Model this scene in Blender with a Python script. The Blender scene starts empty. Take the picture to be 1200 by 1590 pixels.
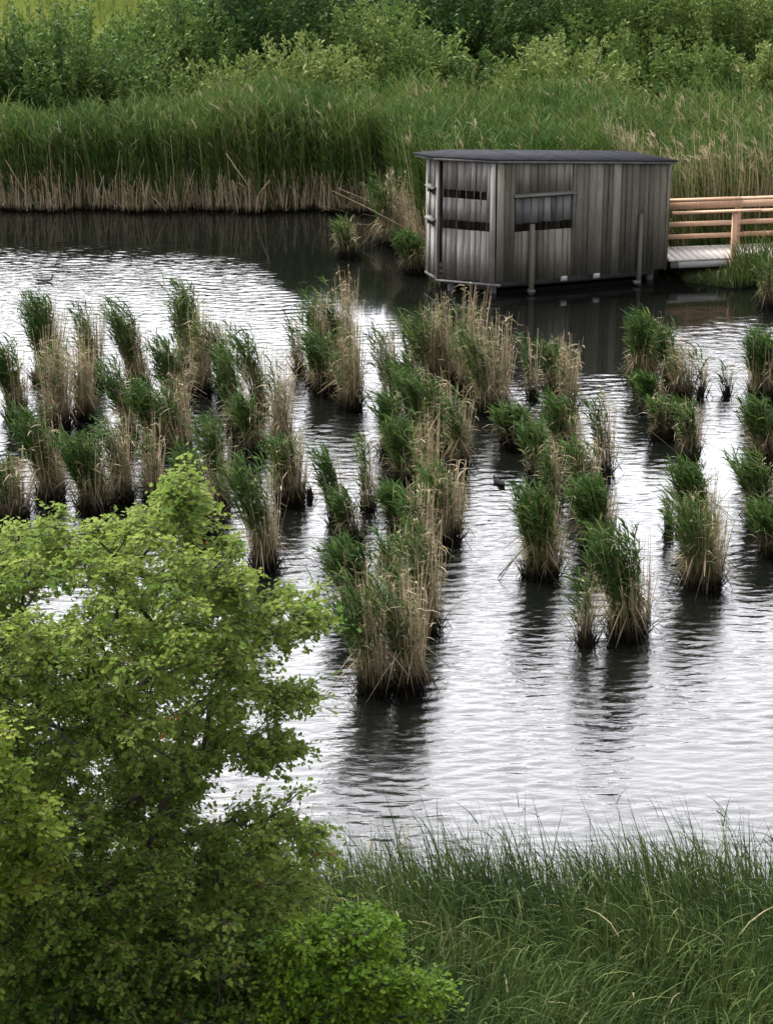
import bpy, math, random
import numpy as np
from mathutils import Vector, Matrix

R = np.random.default_rng(7)
random.seed(7)
scene = bpy.context.scene
col = scene.collection

# ------------------------------------------------------------------ camera model
F = 3400.0; CX, CY = 600.0, 795.0
TH = math.atan(1245.0 / F); H = 10.3
FWD = np.array([0, math.cos(TH), -math.sin(TH)]); UPV = np.array([0, math.sin(TH), math.cos(TH)])

def ground(px, py, z=0.0):
    d = FWD + (px - CX) / F * np.array([1., 0, 0]) + (CY - py) / F * UPV
    return np.array([0, 0, H]) + (z - H) / d[2] * d

def at_depth(px, py, Y):
    d = FWD + (px - CX) / F * np.array([1., 0, 0]) + (CY - py) / F * UPV
    return np.array([0, 0, H]) + Y / d[1] * d

cam = bpy.data.cameras.new("camera"); co = bpy.data.objects.new("camera", cam); col.objects.link(co)
co.location = (0, 0, H); co.rotation_euler = (math.pi / 2 - TH, 0, 0)
cam.sensor_fit = 'VERTICAL'; cam.sensor_height = 24; cam.lens = 24 * F / 1590
cam.clip_start = 0.5; cam.clip_end = 2000
scene.camera = co
scene.view_settings.view_transform = 'Standard'; scene.view_settings.look = 'None'
scene.view_settings.exposure = EXPOSURE if 'EXPOSURE' in globals() else 0.0

# ------------------------------------------------------------------ helpers
def tag(o, label=None, cat=None, group=None, kind=None):
    if label: o['label'] = label
    if cat: o['category'] = cat
    if group: o['group'] = group
    if kind: o['kind'] = kind
    return o

def empty(name, loc, rz=0.0):
    o = bpy.data.objects.new(name, None); col.objects.link(o)
    o.location = [float(c) for c in loc]; o.rotation_euler = (0, 0, rz); o.empty_display_size = 0.1
    return o

def mesh_np(name, V, F_, mat, parent=None, attr=None, smooth=False, attrname='rnd'):
    V = np.asarray(V, np.float32).reshape(-1, 3)
    me = bpy.data.meshes.new(name)
    F_ = [np.asarray(f, np.int32) for f in (F_ if isinstance(F_, list) else [F_]) if len(f)]
    nl = sum(f.size for f in F_); nf = sum(len(f) for f in F_)
    me.vertices.add(len(V)); me.vertices.foreach_set('co', V.ravel())
    me.loops.add(nl); me.loops.foreach_set('vertex_index', np.concatenate([f.ravel() for f in F_]))
    st = []; c = 0
    for f in F_:
        st.append(c + np.arange(len(f)) * f.shape[1]); c += f.size
    me.polygons.add(nf); me.polygons.foreach_set('loop_start', np.concatenate(st).astype(np.int32))
    me.update(calc_edges=True)
    if attr is not None:
        a = me.attributes.new(attrname, 'FLOAT', 'POINT'); a.data.foreach_set('value', np.asarray(attr, np.float32).ravel())
    if smooth: me.polygons.foreach_set('use_smooth', np.ones(nf, bool))
    me.validate(clean_customdata=False)
    me.materials.append(mat)
    o = bpy.data.objects.new(name, me); col.objects.link(o)
    if parent: o.parent = parent
    return o

class MB:
    """collects pieces of one mesh: boxes, tubes, rings"""
    def __init__(s): s.V = []; s.Q = []; s.T = []; s.A = []; s.n = 0
    def add(s, V, Q=(), T=(), a=0.5):
        V = np.asarray(V, float).reshape(-1, 3)
        s.V.append(V)
        if len(Q): s.Q.append(np.asarray(Q, int).reshape(-1, 4) + s.n)
        if len(T): s.T.append(np.asarray(T, int).reshape(-1, 3) + s.n)
        s.A.append(np.full(len(V), a) if np.isscalar(a) else np.asarray(a, float)); s.n += len(V)
    def hexa(s, P, a=0.5):
        s.add(P, [[0, 3, 2, 1], [4, 5, 6, 7], [0, 1, 5, 4], [1, 2, 6, 5], [2, 3, 7, 6], [3, 0, 4, 7]], a=a)
    def box(s, x0, x1, y0, y1, z0, z1, a=0.5):
        s.hexa([(x0, y0, z0), (x1, y0, z0), (x1, y1, z0), (x0, y1, z0), (x0, y0, z1), (x1, y0, z1), (x1, y1, z1), (x0, y1, z1)], a)
    def tube(s, P, rad, n=7, a=0.5, cap=True):
        P = np.asarray(P, float); m = len(P); rad = np.broadcast_to(rad, (m,))
        T = np.gradient(P, axis=0); T /= np.linalg.norm(T, axis=1, keepdims=True) + 1e-9
        ref = np.array([0.3, 0.9, 0.1]) if abs(T[0] @ np.array([0, 0, 1])) > .7 else np.array([0, 0, 1.])
        A = np.cross(T, ref); A /= np.linalg.norm(A, axis=1, keepdims=True) + 1e-9; B = np.cross(T, A)
        an = np.linspace(0, 2 * math.pi, n, endpoint=False)
        V = P[:, None] + rad[:, None, None] * (np.cos(an)[None, :, None] * A[:, None] + np.sin(an)[None, :, None] * B[:, None])
        Q = [[i * n + j, i * n + (j + 1) % n, (i + 1) * n + (j + 1) % n, (i + 1) * n + j] for i in range(m - 1) for j in range(n)]
        V = V.reshape(-1, 3); Tr = []
        if cap:
            V = np.vstack([V, P[:1], P[-1:]]); k = m * n
            for j in range(n):
                Tr.append([k, (j + 1) % n, j]); Tr.append([k + 1, (m - 1) * n + j, (m - 1) * n + (j + 1) % n])
        s.add(V, Q, Tr, a)
    def build(s, name, mat, parent=None, smooth=False):
        return mesh_np(name, np.vstack(s.V), [np.vstack(x) for x in (s.Q, s.T) if x], mat, parent, np.concatenate(s.A), smooth)

def strips(C, W):
    """C (N,S,3) centre lines, W (N,S,3) half widths -> verts, quads"""
    N, S, _ = C.shape
    V = np.stack([C - W, C + W], 2).reshape(N, S * 2, 3)
    b = np.arange(N)[:, None, None] * (2 * S); k = np.arange(S - 1)[None, :, None] * 2
    Q = (b + k + np.array([0, 1, 3, 2])[None, None, :]).reshape(-1, 4)
    return V.reshape(-1, 3), Q

def blades(base, axis, L, bend, w, S=4, power=2.0, side=None, wprof=None):
    """curved blades: base (N,3), axis (N,3) unit, L (N,), bend (N,3) offset at tip, w (N,) half width"""
    N = len(base); t = np.linspace(0, 1, S)
    C = base[:, None] + axis[:, None] * (L[:, None] * t)[..., None] + bend[:, None] * (t ** power)[None, :, None]
    if side is None:
        a = R.uniform(0, math.pi, N); side = np.stack([np.cos(a), np.sin(a), np.zeros(N)], 1)
    if wprof is None: wprof = np.clip(1.15 - t ** 2 * 1.1, 0.06, 1)
    W = side[:, None] * (w[:, None] * wprof[None])[..., None]
    return C, W

class Cloud:
    """collects blade strips for one mesh"""
    def __init__(s): s.V = []; s.Q = []; s.A = []; s.n = 0
    def add(s, C, W, a):
        V, Q = strips(C, W); s.V.append(V); s.Q.append(Q + s.n); s.n += len(V)
        s.A.append(np.repeat(a, C.shape[1] * 2))
    def build(s, name, mat, parent=None, origin=None):
        V = np.vstack(s.V)
        if origin is not None: V = V - np.asarray(origin)
        return mesh_np(name, V, np.vstack(s.Q), mat, parent, np.concatenate(s.A))

# ------------------------------------------------------------------ materials
def new_mat(name):
    m = bpy.data.materials.new(name); m.use_nodes = True
    nt = m.node_tree; b = nt.nodes['Principled BSDF']
    return m, nt, b

def ramp(nt, stops, fac, interp='LINEAR'):
    r = nt.nodes.new('ShaderNodeValToRGB'); e = r.color_ramp; e.interpolation = interp
    while len(e.elements) < len(stops): e.elements.new(0.5)
    for el, (p, c) in zip(e.elements, stops): el.position = p; el.color = (*c, 1)
    nt.links.new(fac, r.inputs[0]); return r.outputs[0]

def attr_node(nt, name='rnd'):
    a = nt.nodes.new('ShaderNodeAttribute'); a.attribute_name = name; return a.outputs['Fac']

def noise(nt, scale, detail=4, rough=.6, vec=None, dist=0.0):
    n = nt.nodes.new('ShaderNodeTexNoise'); n.inputs['Scale'].default_value = scale
    n.inputs['Detail'].default_value = detail; n.inputs['Roughness'].default_value = rough
    n.inputs['Distortion'].default_value = dist
    if vec is not None: nt.links.new(vec, n.inputs['Vector'])
    return n.outputs[0]

def mapping(nt, scale=(1, 1, 1), rot=(0, 0, 0), src='Object'):
    tc = nt.nodes.new('ShaderNodeTexCoord'); mp = nt.nodes.new('ShaderNodeMapping')
    mp.inputs['Scale'].default_value = scale; mp.inputs['Rotation'].default_value = rot
    nt.links.new(tc.outputs[src], mp.inputs[0]); return mp.outputs[0]

def math_(nt, op, a, b=None, clamp=False):
    n = nt.nodes.new('ShaderNodeMath'); n.operation = op; n.use_clamp = clamp
    for i, v in enumerate((a, b)):
        if v is None: continue
        if isinstance(v, (int, float)): n.inputs[i].default_value = v
        else: nt.links.new(v, n.inputs[i])
    return n.outputs[0]

def leaf_mat(name, stops, trans=0.3, rough=0.5, spec=0.3):
    m, nt, b = new_mat(name)
    c = ramp(nt, stops, attr_node(nt))
    nt.links.new(c, b.inputs['Base Color']); b.inputs['Roughness'].default_value = rough
    b.inputs['Specular IOR Level'].default_value = spec
    tr = nt.nodes.new('ShaderNodeBsdfTranslucent'); nt.links.new(c, tr.inputs[0])
    mx = nt.nodes.new('ShaderNodeMixShader'); mx.inputs[0].default_value = trans
    nt.links.new(b.outputs[0], mx.inputs[1]); nt.links.new(tr.outputs[0], mx.inputs[2])
    nt.links.new(mx.outputs[0], nt.nodes['Material Output'].inputs[0])
    return m

# reeds: 0..0.6 greens, 0.7..1 straw; the foot is stained dark by the water
REEDC = [(0, (.018, .042, .010)), (.3, (.042, .088, .018)), (.58, (.110, .160, .036)), (.68, (.16, .15, .060)),
         (.82, (.29, .225, .138)), (1, (.48, .395, .275))]
REED = leaf_mat('reed', REEDC, .25, .6, .10); REEDBANK = leaf_mat('bank_reed', REEDC, .25, .6, .10)
def wet_foot(m, lo=.06, hi=.26, keep=0.0, stain=(.016, .013, .009)):
    nt = m.node_tree; b = nt.nodes['Principled BSDF']; src = b.inputs['Base Color'].links[0].from_socket
    tc = nt.nodes.new('ShaderNodeTexCoord'); sx = nt.nodes.new('ShaderNodeSeparateXYZ'); nt.links.new(tc.outputs['Object'], sx.inputs[0])
    n = noise(nt, 9, 3, .6, mapping(nt))
    z = math_(nt, 'ADD', sx.outputs[2], math_(nt, 'MULTIPLY', math_(nt, 'SUBTRACT', n, .5), .25))
    f = nt.nodes.new('ShaderNodeMapRange'); f.inputs[1].default_value = lo; f.inputs[2].default_value = hi; f.inputs[3].default_value = keep; nt.links.new(z, f.inputs[0])
    mx = nt.nodes.new('ShaderNodeMix'); mx.data_type = 'RGBA'; nt.links.new(f.outputs[0], mx.inputs[0])
    mx.inputs[6].default_value = (*stain, 1); nt.links.new(src, mx.inputs[7])
    for n_ in nt.nodes:
        if n_.type == 'BSDF_PRINCIPLED': nt.links.new(mx.outputs[2], n_.inputs['Base Color'])
        if n_.type == 'BSDF_TRANSLUCENT': nt.links.new(mx.outputs[2], n_.inputs[0])
wet_foot(REED, .10, .40); wet_foot(REEDBANK, .02, .15)
SEDGE = leaf_mat('sedge', [(0, (.017, .035, .013)), (.4, (.050, .082, .021)), (.75, (.100, .132, .038)), (.88, (.14, .15, .06)), (1, (.34, .28, .17))], .25, .65, .05)
MAPLE = leaf_mat('maple_leaf', [(0, (.022, .062, .008)), (.35, (.072, .142, .024)), (.7, (.160, .232, .042)), (.95, (.240, .285, .066)), (1, (.34, .13, .05))], .45, .6, .08)
YMAPLE = leaf_mat('bronze_leaf', [(0, (.055, .105, .012)), (.4, (.130, .190, .020)), (.8, (.22, .25, .038)), (.95, (.28, .20, .05)), (1, (.32, .11, .04))], .38, .55, .12)
SHRUB = leaf_mat('shrub_leaf', [(0, (.040, .105, .010)), (.5, (.100, .200, .016)), (1, (.18, .27, .03))], .38, .55, .12)
WILLOW = leaf_mat('willow_leaf', [(0, (.018, .044, .012)), (.25, (.034, .072, .018)), (.5, (.062, .112, .026)), (.75, (.110, .165, .036)), (1, (.18, .22, .065))], .28, .6, .12)

def bark_mat():
    m, nt, b = new_mat('bark')
    c = ramp(nt, [(.3, (.020, .016, .012)), (.7, (.075, .062, .048))], noise(nt, 9, 6, .7, mapping(nt, (4, 4, 1))))
    nt.links.new(c, b.inputs['Base Color']); b.inputs['Roughness'].default_value = .9; return m
BARK = bark_mat()

def mud_mat():
    m, nt, b = new_mat('mud')
    c = ramp(nt, [(.3, (.008, .007, .005)), (.7, (.030, .025, .016))], noise(nt, 14, 5, .7, mapping(nt)))
    nt.links.new(c, b.inputs['Base Color']); b.inputs['Roughness'].default_value = .9; b.inputs['Specular IOR Level'].default_value = .05; return m
MUD = mud_mat()

def wood_mat(name, dark, mid, light, algae=None, algae_amt=0.0, fresh=False):
    m, nt, b = new_mat(name)
    v = mapping(nt, (1, 1, .07))
    n1 = noise(nt, 38, 6, .65, v); n2 = noise(nt, 3.0, 4, .6, mapping(nt, (1, 1, .5)))
    a = attr_node(nt)
    n6 = noise(nt, 90, 3, .7, mapping(nt, (1, 1, .16)))
    n1 = math_(nt, 'ADD', math_(nt, 'MULTIPLY', n1, .7), math_(nt, 'MULTIPLY', n6, .3))
    s = math_(nt, 'ADD', math_(nt, 'MULTIPLY', n1, .75), math_(nt, 'MULTIPLY', a, .45))
    s = math_(nt, 'ADD', s, math_(nt, 'MULTIPLY', n2, .35)); s = math_(nt, 'SUBTRACT', s, .28)
    c = ramp(nt, [(.18, dark), (.48, mid), (.82, light)], s)
    if algae:
        n3 = noise(nt, 2.2, 5, .65, mapping(nt, (1.5, 1.5, .45)))
        f = math_(nt, 'MULTIPLY', ramp(nt, [(.42, (0, 0, 0)), (.62, (1, 1, 1))], n3), algae_amt)
        mx = nt.nodes.new('ShaderNodeMix'); mx.data_type = 'RGBA'
        nt.links.new(f, mx.inputs[0]); nt.links.new(c, mx.inputs[6]); mx.inputs[7].default_value = (*algae, 1); c = mx.outputs[2]
    nt.links.new(c, b.inputs['Base Color']); b.inputs['Roughness'].default_value = .85
    bp = nt.nodes.new('ShaderNodeBump'); bp.inputs['Strength'].default_value = .5; bp.inputs['Distance'].default_value = .008
    nt.links.new(n1, bp.inputs['Height']); nt.links.new(bp.outputs[0], b.inputs['Normal'])
    return m
W_FRONT = wood_mat('weathered_board', (.022, .020, .016), (.118, .108, .086), (.27, .25, .205), (.098, .096, .055), .5)
W_SIDE = wood_mat('silver_board', (.030, .027, .025), (.155, .142, .134), (.33, .31, .295), (.118, .115, .072), .4)
wet_foot(W_FRONT, .30, .85, .45, (.035, .036, .020)); wet_foot(W_SIDE, .28, .62, .55, (.045, .042, .028))
W_DARK = wood_mat('dark_board', (.035, .033, .035), (.135, .13, .131), (.26, .25, .252))
W_POST = wood_mat('old_post', (.05, .05, .045), (.13, .125, .11), (.25, .24, .215))
W_RAIL = wood_mat('new_timber', (.27, .145, .088), (.48, .285, .18), (.62, .43, .30))
W_DECK = wood_mat('deck_board', (.30, .27, .25), (.44, .40, .37), (.56, .52, .49))
W_PALE = wood_mat('pale_timber', (.16, .16, .15), (.28, .28, .27), (.40, .40, .38))

def felt_mat():
    m, nt, b = new_mat('roof_felt')
    c = ramp(nt, [(.3, (.022, .0225, .026)), (.7, (.050, .0505, .058))], noise(nt, 6, 6, .7, mapping(nt)))
    nt.links.new(c, b.inputs['Base Color']); b.inputs['Roughness'].default_value = .9; b.inputs['Specular IOR Level'].default_value = 0; return m
FELT = felt_mat()

def ground_mat():
    m, nt, b = new_mat('soil')
    n = noise(nt, 1.2, 8, .65, mapping(nt))
    c = ramp(nt, [(.3, (.014, .020, .009)), (.55, (.030, .040, .015)), (.75, (.045, .050, .022))], n)
    m2 = ramp(nt, [(.3, (.036, .052, .010)), (.5, (.060, .074, .016)), (.7, (.095, .098, .028))], noise(nt, .35, 9, .72, mapping(nt, (1, .35, 1))))
    sx = nt.nodes.new('ShaderNodeSeparateXYZ'); tc = nt.nodes.new('ShaderNodeTexCoord'); nt.links.new(tc.outputs['Object'], sx.inputs[0])
    f = math_(nt, 'MULTIPLY', math_(nt, 'SUBTRACT', sx.outputs[1], 62), .2, True)
    mx = nt.nodes.new('ShaderNodeMix'); mx.data_type = 'RGBA'
    nt.links.new(f, mx.inputs[0]); nt.links.new(c, mx.inputs[6]); nt.links.new(m2, mx.inputs[7])
    nt.links.new(mx.outputs[2], b.inputs['Base Color']); b.inputs['Roughness'].default_value = .95; b.inputs['Specular IOR Level'].default_value = 0; return m

def water_mat():
    m, nt, b = new_mat('pond_water')
    b.inputs['Base Color'].default_value = (.0035, .0042, .0032, 1)
    b.inputs['Roughness'].default_value = .055; b.inputs['IOR'].default_value = 1.333
    b.inputs['Specular IOR Level'].default_value = WSPEC
    rip = attr_node(nt, 'ripple')
    rot = (0, 0, math.radians(9))
    n1 = noise(nt, 1, 3, .55, mapping(nt, (3.6, 10.5, 1), rot), .8)      # small wind ripples
    n2 = noise(nt, 1, 2, .5, mapping(nt, (1.7, 4.6, 1), (0, 0, math.radians(-7))), .5)
    n4 = noise(nt, 1, 3, .5, mapping(nt, (.35, .6, 1)))                # gust patches
    g = math_(nt, 'MULTIPLY_ADD', n4, 1.2); 
    g.node.inputs[2].default_value = .4
    h = math_(nt, 'ADD', math_(nt, 'MULTIPLY', n1, .017), math_(nt, 'MULTIPLY', n2, .020))
    h = math_(nt, 'MULTIPLY', math_(nt, 'MULTIPLY', h, rip), g)
    bp = nt.nodes.new('ShaderNodeBump'); bp.inputs['Strength'].default_value = 1; bp.inputs['Distance'].default_value = WAVE
    nt.links.new(h, bp.inputs['Height']); nt.links.new(bp.outputs[0], b.inputs['Normal'])
    return m
WSPEC = 1.0; WAVE = .85; WAVES = .138

# ------------------------------------------------------------------ sky and sun
GLOW = 3.9
EL, AZ = math.radians(57), math.radians(-60)      # sun up to the left, a little behind the pond
w = bpy.data.worlds.new('World'); scene.world = w; w.use_nodes = True
nt = w.node_tree; bg = nt.nodes['Background']
sky = nt.nodes.new('ShaderNodeTexSky'); sky.sky_type = 'NISHITA'; sky.sun_disc = False
sky.sun_elevation = EL; sky.sun_rotation = AZ; sky.air_density = 1.0; sky.dust_density = 2.0
tc = nt.nodes.new('ShaderNodeTexCoord'); mp = nt.nodes.new('ShaderNodeMapping'); mp.inputs['Scale'].default_value = (1, 1, 1.8)
nt.links.new(tc.outputs['Generated'], mp.inputs[0])
cn = noise(nt, 2.4, 7, .58, mp.outputs[0], .3)
cloud = ramp(nt, [(.30, (6.6, 6.6, 7.5)), (.5, (9.6, 9.6, 10.1)), (.68, (13.0, 12.9, 12.8))], cn)
# the overcast is brightest round the hidden sun, up ahead
vd = nt.nodes.new('ShaderNodeVectorMath'); vd.operation = 'DOT_PRODUCT'
BR = Vector((-.18, .84, .50)).normalized(); vd.inputs[1].default_value = BR
nt.links.new(tc.outputs['Generated'], vd.inputs[0])
gl = math_(nt, 'MULTIPLY_ADD', math_(nt, 'POWER', math_(nt, 'MAXIMUM', vd.outputs['Value'], 0.0), 2.2), GLOW)
gl.node.inputs[2].default_value = .72
cm = nt.nodes.new('ShaderNodeVectorMath'); cm.operation = 'SCALE'; nt.links.new(cloud, cm.inputs[0]); nt.links.new(gl, cm.inputs[3]); cloud = cm.outputs[0]
mx = nt.nodes.new('ShaderNodeMix'); mx.data_type = 'RGBA'; mx.inputs[0].default_value = .9
nt.links.new(sky.outputs[0], mx.inputs[6]); nt.links.new(cloud, mx.inputs[7])
nt.links.new(mx.outputs[2], bg.inputs[0]); bg.inputs[1].default_value = .10
sd = bpy.data.lights.new('sun', 'SUN'); sd.energy = 3.0; sd.angle = math.radians(14); sd.color = (1, .96, .88)
so = bpy.data.objects.new('sun', sd); col.objects.link(so)
dirv = Vector((math.sin(AZ) * math.cos(EL), math.cos(AZ) * math.cos(EL), math.sin(EL)))
so.rotation_euler = dirv.to_track_quat('Z', 'Y').to_euler(); so.location = dirv * 60
scene.view_settings.exposure = .86

# ------------------------------------------------------------------ terrain and water
BX = [(-60, 47.6), (-9, 47.5), (-.1, 47.3), (.25, 46.2), (.6, 44.6), (1.1, 43.4), (1.5, 43.0), (4.7, 43.7), (5.35, 42.2),
      (5.75, 41.0), (6.1, 40.75), (7, 40.6), (9, 40.45), (60, 38)]
bx = np.array([p[0] for p in BX]); by = np.array([p[1] for p in BX])
def shore(x): return np.interp(x, bx, by) + .12 * np.sin(x * 2.7) + .08 * np.sin(x * 7.3 + 1)
NEAR = 17.0
def height(x, y):
    d = y - shore(x)
    far = np.where(d > 0, .22 * (1 - np.exp(-d / .25)) + .012 * np.maximum(d, 0), -1.0 * (1 - np.exp(d / 1.2)))
    far = far + np.where(y > 70, (np.maximum(y - 70, 0)) * .02, 0) + np.where(y > 100, (np.maximum(y - 100, 0)) * .12, 0)
    e = NEAR - y
    near = np.where(e > 0, .10 * (1 - np.exp(-e / .3)) + .12 * np.maximum(e, 0), -1.0 * (1 - np.exp(np.minimum(e, 0) / 1.5)))
    return np.where(y < 30, near, far)

xs = np.concatenate([np.linspace(-200, -22, 12), np.arange(-20, 20.01, .25), np.linspace(22, 200, 12)])
ys = np.concatenate([np.linspace(-60, 8, 12), np.arange(9, 20, .5), np.linspace(21, 38, 12), np.arange(38.5, 50, .15), np.arange(50.5, 90, 1), np.linspace(92, 400, 30)])
X, Y = np.meshgrid(xs, ys); Z = height(X, Y); Z = Z + np.where(Z > .05, .02 * np.sin(X * 3.1) * np.sin(Y * 2.3), 0)
nx, ny = len(xs), len(ys)
I = np.arange(nx * ny).reshape(ny, nx)
Qd = np.stack([I[:-1, :-1], I[:-1, 1:], I[1:, 1:], I[1:, :-1]], -1).reshape(-1, 4)
g = mesh_np('ground', np.stack([X, Y, Z], -1), Qd, ground_mat(), smooth=True); tag(g, kind='structure', label='dark marshy ground and pale meadow round the pond', cat='ground')

# ripples: calm in the lee of the far reeds and the hut
CALM = [(-400, 380), (0, 378), (200, 373), (340, 377), (400, 386), (440, 425), (480, 470), (540, 505), (610, 500), (680, 530), (740, 562), (830, 566), (985, 560),
        (1005, 500), (1050, 478), (1200, 466), (1600, 450)]
cp = np.array([ground(*p)[:2] for p in CALM])
xs = np.concatenate([np.linspace(-60, -13, 30), np.arange(-12.5, 12.5, .075), np.linspace(13, 60, 30)])
ys = np.concatenate([np.arange(14, 15.5, .3), np.arange(15.5, 48.6, .026)])
X, Y = np.meshgrid(xs, ys)
wob = .22 * np.sin(X * 2.1 + Y * 3.3) + .16 * np.sin(X * 4.3 - Y * 7.1) + .5 * np.sin(X * .7 + 1)*.6
dd = np.interp(X, cp[:, 0], cp[:, 1]) - Y + wob
rip = np.clip(dd / 2.6 + .10, 0, 1); rip = rip * rip * (3 - 2 * rip)
rip = .03 + .97 * rip * np.interp(Y, [15, 30, 38, 44], [.85, .95, 1.25, 1.5])
def streak(pts, wd, amp, dots=0):
    global rip
    P = np.array([ground(*p)[:2] for p in pts]); 
    o = np.argsort(P[:, 0]); P = P[o]
    yy = np.interp(X, P[:, 0], P[:, 1]); ins = (X > P[0, 0]) & (X < P[-1, 0])
    k = np.exp(-((Y - yy) / wd) ** 2) * ins * amp
    if dots: k = k * (np.sin(X * dots) + .45 * np.sin(X * dots * 2.7 + 1) > .15)
    rip = np.maximum(rip, k)
streak([(425, 445), (460, 438), (520, 434), (620, 430)], .05, .13, 15)
streak([(400, 361), (450, 364), (525, 369)], .06, .3, 9)
streak([(165, 343), (260, 346), (350, 350)], .06, .22, 5)
I = np.arange(X.size).reshape(X.shape)
Qd = np.stack([I[:-1, :-1], I[:-1, 1:], I[1:, 1:], I[1:, :-1]], -1).reshape(-1, 4)
# wind waves as real relief: many short crests with a spread of headings
WR = np.random.default_rng(5); ZW = np.zeros_like(X)
for i in range(56):
    lam = .088 * (3.3 ** WR.random()); hd = math.radians(90 + 8 + WR.normal(0, 24)); kx, ky = 2 * math.pi / lam * math.cos(hd), 2 * math.pi / lam * math.sin(hd)
    ZW += WAVES / math.sqrt(56) * lam / (2 * math.pi) * 1.414 * np.sin(kx * X + ky * Y + WR.uniform(0, 6.28))
gust = .72 + .28 * np.sin(X * .45 + 1.3 * np.sin(Y * .31)) * np.sin(Y * .52 + X * .2 + .8) + .18 * np.sin(X * 1.7 + Y * .9) * np.sin(Y * 1.9)
rip = rip * gust; ZW *= rip
wt = mesh_np('water', np.stack([X, Y, ZW], -1), Qd, water_mat(), attr=rip, attrname='ripple', smooth=True)
tag(wt, kind='structure', label='rippled pond water reflecting a pale sky', cat='water')

# ------------------------------------------------------------------ reeds
def unit(v): return v / (np.linalg.norm(v, axis=-1, keepdims=True) + 1e-9)
WIND = np.array([-1.0, -.12, 0])

def leaves_on(cl, P, Lr, az_spread, w, tone, up=(.35, .9), droop=.55, wind=1.0, S=3):
    """leaves at points P blown to the wind side"""
    n = len(P); az = math.pi + R.normal(0, az_spread, n) * 1.0
    rnd = R.random(n) > wind; az = np.where(rnd, R.uniform(0, 2 * math.pi, n), az)
    e = R.uniform(*up, n)
    ax = np.stack([np.cos(az) * np.cos(e), np.sin(az) * np.cos(e), np.sin(e)], 1)
    L = R.uniform(*Lr, n)
    bend = np.stack([np.cos(az) * .18, np.sin(az) * .18, -np.ones(n) * droop], 1) * (L * R.uniform(.5, 1.2, n))[:, None]
    side = unit(np.cross(ax, np.array([0, 0, 1.])) + R.normal(0, .35, (n, 3)))
    C, W = blades(P, ax, L, bend, np.full(n, w) * R.uniform(.7, 1.25, n), S, 1.8, side, np.array([.55, 1, .08]) if S == 3 else None)
    cl.add(C, W, tone)

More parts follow.
